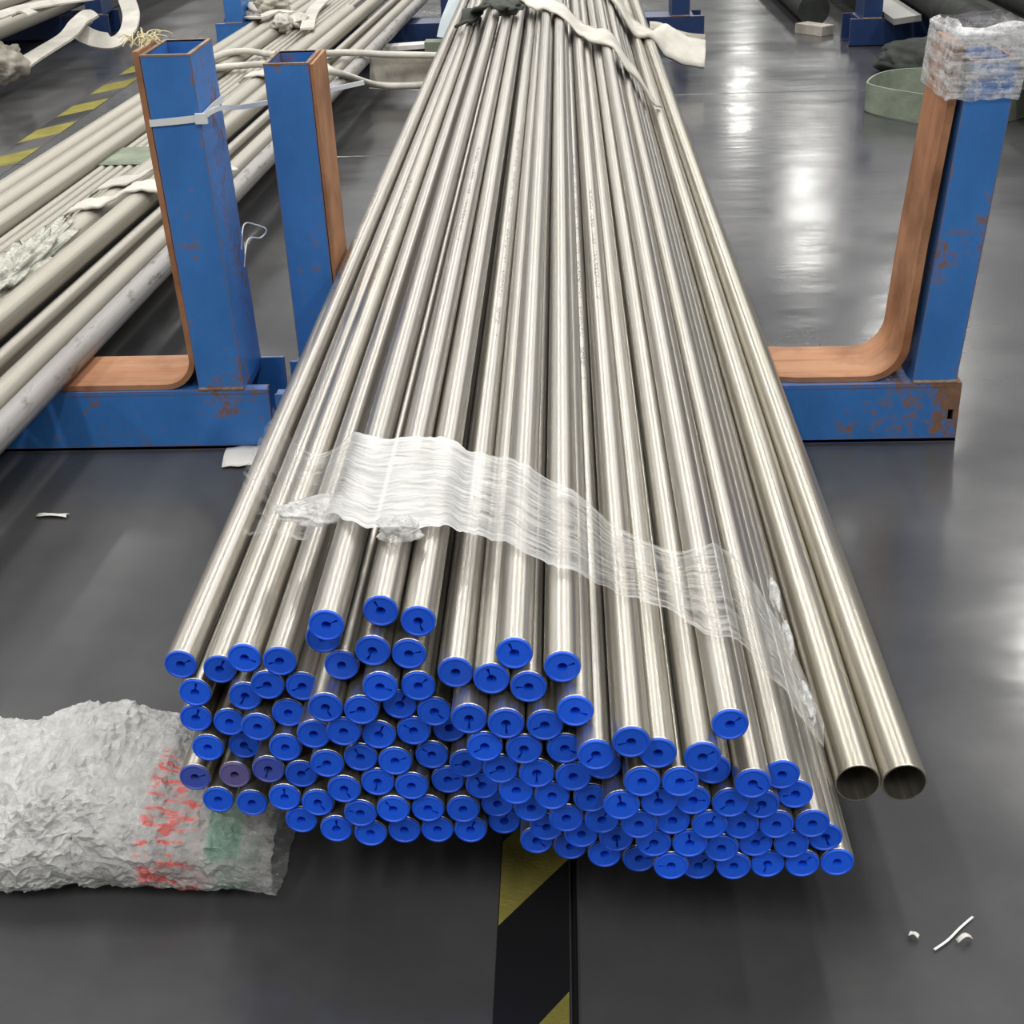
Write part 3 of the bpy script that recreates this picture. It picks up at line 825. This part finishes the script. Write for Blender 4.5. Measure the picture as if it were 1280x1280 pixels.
# label over thin tubes
y = 4.75
lb = MB(); lb.grid([[(xl(x, yy), yy, BZ + .0295 + 0.0008*math.sin(x*200)) for x in [-1.68 + 0.012*i for i in range(16)]] for yy in (y, y + .13, y + .26)], True)
o = lb.build('paper_label', WEBGREEN); sd = o.modifiers.new('thick', 'SOLIDIFY'); sd.thickness = 0.001; sd.offset = 1
tag(o, 'pale greenish paper label lying across the row of thin tubes', 'label')
# crumpled film on the covered pipe
o = crumple_blob('crumpled_film', (xl(-1.44, 3.45), 3.45, BZ + .062), (0.065, 0.42, 0.045), film_mat('milky_film', (0.66, 0.66, 0.58), .55, .95, (20, 20, 20), .3, 20, False), None, 21, 0.55, 60, 60, 4)
tag(o, 'milky crumpled film bunched on a thick beige pipe', 'plastic film')

# long sling from the far pipes to the bundle, behind the posts
YS = 6.75
def pts_at(lst): return [aty(u, v, y) for u, v, y in lst]
ribbon('wide_sling', pts_at([(462, 87, 6.72), (484, 88, 6.71), (505, 88, 6.7), (540, 92, 6.68), (566, 97, 6.66)]), .17, .008, WEBDIRTY, 'wide soiled white sling stretched between bundle and post', 'sling', (0, -1, .25), curl=-.012)
FOLD = circ(.020, 10, .015)
ribbon('sling_edge', [on_left(u, v, .018) for u, v in ((262, 74), (285, 66), (310, 64), (340, 68), (380, 68), (425, 66), (448, 66))] + pts_at([(480, 68, 6.66), (530, 69, 6.66), (562, 70, 6.66)]), .035, .008, WEB, 'narrow white strap running along the top of the wide sling', 'strap', sec=FOLD)
ribbon('sling_edge', [on_left(u, v, .018) for u, v in ((262, 86), (300, 82), (345, 80), (385, 84), (425, 92))] + pts_at([(470, 106, 6.50), (520, 107, 6.50), (552, 102, 6.52)]), .035, .008, WEB, 'narrow white strap running along the bottom of the wide sling', 'strap', sec=FOLD)
o = MB().box((0, 0, 0), (0.33, 0.10, 0.022)).build('wood_offcut', PAPER, None, tuple(aty(462, 66, 7.4))); o.rotation_euler = (0, -0.03, 0.1); tag(o, 'pale flat strip leaning before the dark navy beam', 'strip')
o = MB().box((0, 0, 0), (0.12, 0.10, 0.05)).build('folded_cloth', WEBGREEN, None, tuple(aty(531, 66, 7.3))); tag(o, 'small folded pale green cloth beside the bundle', 'cloth')

# straps tying the bundle at its far end
sa, sb = on_pile(652, -6), on_pile(728, 38)          # straight across the pile, down over its shoulder
se = sa.lerp(sb, (0.300 - sa.x)/(sb.x - sa.x))
pts = [Vector((sa.x + (se.x - sa.x)*i/8, sa.y + (se.y - sa.y)*i/8, 0)) for i in range(9)]
drape('bundle_strap', pts, .15, pile_h, .003, .008, WEB, 'off-white webbing strap crossing the far part of the capped bundle', 'strap')
pts = [on_pile(u, v, .004) for u, v in ((590, 26), (598, 19), (608, 12), (620, 6), (634, 1))]
drape('bundle_strap', [Vector((pts[0].x - .03, pts[0].y - .06, 0))] + pts, .09, pile_h, .003, .01, DARKSTRAP, 'dark green strap tied around the far part of the capped bundle', 'strap')
o = crumple_blob('knot', on_pile(636, 8, .024), (.06, .10, .028), DARKSTRAP, None, 31, .5, 30, 18); tag(o, 'dark cloth knot on top of the bundle next to the green strap', 'knot')
pts = [Vector(p) for p in ((.265, 7.60, 0), (.295, 7.32, 0), (.335, 7.12, 0), (.385, 7.04, 0), (.44, 7.0, .215), (.51, 6.97, .175), (.59, 6.95, .135), (.68, 6.94, .12))]
drape('white_wrap', pts, .16, pile_h, .004, .014, WEB, 'white cloth wrap hanging off the two wide uncapped pipes', 'cloth', free=[0, 0, 0, 0, .1, 1, 1, 1], tilt=.6)
ribbon('white_wrap', [(.425, 7.10, .238), (.47, 7.10, .232), (.53, 7.09, .205), (.60, 7.08, .185), (.69, 7.07, .175)], .06, .01, WEBDIRTY, 'loose frayed end of the white cloth wrap', 'cloth', (0, -0.5, 1), curl=.01)
ribbon('pale_sheet', pts_at([(575, -6, 7.5), (567, 14, 7.45), (561, 30, 7.4), (557, 48, 7.35)]), .09, .004, mat('pale_blue_plastic', (.62, .70, .74), .3), 'pale blue plastic strip hanging beside the far end of the bundle', 'plastic strip', (0, -1, .3))

# zip tie and straw at the zip-tied post
zz = 0.722; le = -0.032*(zz - BH)
A0, A1, B0, B1 = -0.805 + le - .0016, -0.705 + le + .004, Y0 + .020, Y1 + .014
zt = empty('zip_tie', (A1, B0, zz)); tag(zt, 'white zip tie around the rusty-topped blue post, tail stretched to the next post', 'zip tie')
loop = [(A0, B1, zz), (A0, B0, zz - .004), ((A0+A1)/2, B0 - .001, zz), (A1, B0, zz + .004), (A1, (B0+B1)/2, zz + .006), (A1, B1, zz + .004), (A0, B1, zz)]
o = MB().sweep(loop, rect(.002, .014), smooth=False).build('tie_loop', ZIP, zt); o.location = -zt.location
tail = smooth([Vector((A1, B0 - .002, zz + .004)), Vector((A1 + .03, B0 + .02, zz + .018)), aty(300, 134, 3.05), aty(345, 126, 3.16), aty(400, 115, 3.22), aty(455, 103, 3.26)], 6)
o = MB().sweep(tail, rect(.003, .010), smooth=False).build('tie_tail', ZIP, zt); o.location = -zt.location
o = MB().box((A1 - .012, B0 - .008, zz - .006), (A1 + .012, B0 + .001, zz + .014)).build('tie_head', ZIP, zt); o.location = -zt.location
b = MB()
for q in range(30):
    c = Vector((-0.845 + random.uniform(-.015, .03), Y0 + .03 + random.uniform(0, .10), 0.862))
    d = Vector((random.uniform(-.025, .045), random.uniform(-.04, .08), random.uniform(-.005, .02)))
    b.sweep(smooth([c, c + d*.5 + Vector((0, 0, .012)), c + d], 3), circ(.0011, 4))
o = b.build('straw_tuft', STRAW); tag(o, 'tuft of pale straw-like fibre on top of the zip-tied post', 'straw')
ribbon('wire_loop', [Vector((-.7135, 2.99, .405)), aty(305, 281, 3.05), aty(320, 281, 3.14), aty(333, 287, 3.16), aty(326, 297, 3.15), aty(310, 300, 3.06), Vector((-.7125, 2.99, .365))], .01, .003, ZIP, 'white zip tie loop sticking out behind the zip-tied post', 'zip tie', sec=circ(.0016, 6))

# ------------------------------------------------------------------ far pile, past the yellow tape
FG = 'pale pipes past the yellow tape'
def lay2(x, z, r, y0, L, label, m=OLDSTEEL):
    me = tube_mesh('pale_pipe', r, .005, L, 24, .2); me.materials.append(m)
    o = link('pale_pipe', me, None, None, (x, y0, z)); o.rotation_euler = (0, 0, -math.atan(.04)); tag(o, label, 'pipe', FG)
lay2(-3.03, .235, .055, 6.2, 7, 'thick pale pipe nearest the looped white sling')
for q, (x, z, r) in enumerate(((-3.145, .225, .045), (-3.24, .22, .04), (-3.33, .22, .04), (-3.19, .301, .035), (-3.285, .30, .04), (-3.42, .225, .045), (-3.52, .225, .045), (-3.375, .302, .035), (-3.47, .31, .04), (-3.63, .23, .05))):
    lay2(x, z, r, 6.2, 7, 'pale pipe in the pile past the yellow tape, behind the looped sling')
TS = pts_at([(-10, 92, 7.0), (12, 86, 6.95), (30, 78, 7.0), (60, 60, 7.3), (85, 44, 7.6), (98, 28, 7.8), (108, 22, 7.9), (114, 26, 7.85)])
ribbon('looped_sling', TS, .10, .012, WEB, 'long white sling sagging from the pale pipes towards the slate post', 'sling', (0, -.7, .7))
TS = pts_at([(94, 30, 7.85), (104, 42, 7.8), (124, 50, 7.8), (146, 50, 7.85), (160, 38, 8.1), (164, 18, 8.5), (158, -2, 8.8)])
ribbon('looped_sling', TS, .10, .012, WEB, 'white sling loop hanging around the slate blue post', 'sling', (0, -.7, .7))
o = crumple_blob('cloth_heap', tuple(aty(4, 80, 6.9)), (.10, .16, .09), WEBDIRTY, None, 44, .4); tag(o, 'bunched soiled cloth at the end of the long white sling', 'cloth')
for q, (u, v, y, l) in enumerate(((30, 10, 8.6, 'cream cloth strip lying over the pale pipe pile'), (70, 4, 8.9, 'second cream cloth strip lying over the pale pipe pile'))):
    ribbon('cream_strip', pts_at([(u - 45, v + 16, y - 1.9), (u - 10, v + 4, y - 1.5), (u + 20, v - 2, y - 1.4), (u + 60, v - 8, y - 1.1)]), .08, .008, WEB, l, 'cloth', curl=.02)
# knotted cloths on the far part of the beige pipes
for q, (u, v, y, rr, m) in enumerate(((322, 14, 8.0, (.07, .12, .05), WEB), (352, 28, 7.6, (.05, .09, .04), WEB), (372, 26, 7.7, (.06, .10, .035), WEB), (340, 6, 8.3, (.09, .10, .05), WEBDIRTY))):
    o = crumple_blob('knotted_cloth', tuple(on_left(u, v, rr[2]*.62)), rr, m, None, 60 + q, .5, 36, 22); tag(o, 'knotted pale cloth on the far part of the beige pipes', 'cloth', 'knotted cloths on the far beige pipes')
ribbon('white_sling', [on_left(u, v, .02) for u, v in ((410, -4), (396, 8), (388, 20), (384, 36))], .07, .01, WEB, 'white sling hanging down across the far beige pipes', 'sling')
ribbon('white_sling', [on_left(u, v, .022) for u, v in ((312, 21), (325, 22), (345, 14), (365, 16))], .06, .01, WEB, 'white sling tied crosswise among the knotted cloths', 'sling')

# ------------------------------------------------------------------ wrapped rolls beyond the film-hooded post
RG = 'dark wrapped rolls'
GREYROLL = steel_mat('dull_grey_pipe', (.34, .335, .31), .5, None, .4)
def roll(a, b_, r, m, label, n=20):
    a, b_ = Vector(a), Vector(b_)
    path = [a.lerp(b_, i/10) for i in range(11)]
    sc = [1 + .06*noise.noise(Vector((i*.6, r*90, 0))) for i in range(11)]
    o = MB().sweep(path, circ(r, n), smooth=True, scale=sc).build('wrapped_roll', m)
    md = o.modifiers.new('edges', 'EDGE_SPLIT'); md.split_angle = math.radians(50)
    tag(o, label, 'roll', RG)
RW = [(1.93, .234, .085, TARP, 'dark tarpaulin roll next to the grey roll on the navy rack', 5.6), (2.12, .244, .095, GREYROLL, 'dull grey roll lying between dark tarpaulin rolls', 4.9),
      (2.34, .255, .105, TARP, 'thick dark tarpaulin roll outside the dull grey roll', 4.9), (2.025, .405, .075, TARP, 'dark roll resting on top of the other rolls', 5.8), (2.56, .25, .10, GREYROLL, 'outermost dull grey roll on the navy rack', 4.9)]
for x, z, r, m, lab, ys in RW: roll((x, ys, z), (x - .02, 12, z), r, m, lab)
roll((1.44, 8.45, .098), (1.44, 12.5, .098), .09, TARP, 'dark tarpaulin roll lying on the floor next to the navy post')
b = MB().box((-.14, -.05, 0), (.06, .05, .05)); o = b.build('pale_block', WEBDIRTY, None, (1.44, 8.22, .001)); o.rotation_euler = (0, 0, -.9); tag(o, 'pale block on the floor before the dark roll', 'block')
o = MB().box((-.07, 0, 0), (.07, 2.4, .03)).build('grey_plank', GREYROLL, None, (1.766, 7.55, .150)); o.rotation_euler = (.0, -.12, 0); tag(o, 'flat grey plank lying on the navy rack beside its post', 'plank')
o = crumple_blob('tarpaulin', (1.75, 7.0, .07), (.24, .30, .085), TARP, None, 77, .22, 50, 30, 1.8, .003); tag(o, 'dark crumpled tarpaulin heap on the floor before the navy rack', 'tarpaulin')
cyc = [Vector((1.66 + .36*math.cos(a)*(1 - .18*abs(math.sin(a))), 6.18 + .34*math.sin(a) * (1 + .1*math.sin(3*a)), .062)) for a in [2*PI*i/36 for i in range(37)]]
ribbon('green_sling', cyc, .012, .10, WEBGREEN, 'pale green webbing sling standing in a loop on the floor', 'sling', n=2, sec=rect(.008, .115))
# ------------------------------------------------------------------ scraps
def scrap(name, pos, w_, d, rot, m, label, cat, seed):
    rows = []
    for i in range(7):
        rows.append([((i/6-.5)*w_*(1 + .2*noise.noise(Vector((j, seed, i*.4)))), (j/5-.5)*d*(1 + .3*noise.noise(Vector((i*.7, seed, 0)))), .003 + abs(.012*noise.noise(Vector((i*.16, j*.2, seed))))) for j in range(6)])
    o = MB().grid(rows, True).build(name, m, None, tuple(pos)); o.rotation_euler = (0, 0, rot)
    sd = o.modifiers.new('thick', 'SOLIDIFY'); sd.thickness = .001
    tag(o, label, cat)
scrap('paper_scrap', atz(312, 572, .001), .11, .10, .1, PAPER, 'torn white paper scrap on the floor beside the bundle', 'paper', 2)
scrap('tape_scrap', atz(66, 646, .001), .065, .014, -.1, PAPER, 'small white scrap alone on the open floor before the rack', 'scrap', 5)
ribbon('fibre_scrap', [atz(1168, 1187, .003), atz(1185, 1175, .004), atz(1200, 1160, .003), atz(1216, 1146, .003)], .003, .001, ZIP, 'thin white fibre on the floor beyond the wide uncapped pipes', 'fibre')
scrap('film_chip', atz(1205, 1177, .001), .02, .006, .3, PAPER, 'tiny white chip next to the thin white fibre', 'scrap', 9)
scrap('film_chip', atz(1142, 1172, .001), .012, .008, -.5, PAPER, 'tiny white chip between bundle and thin fibre', 'scrap', 12)
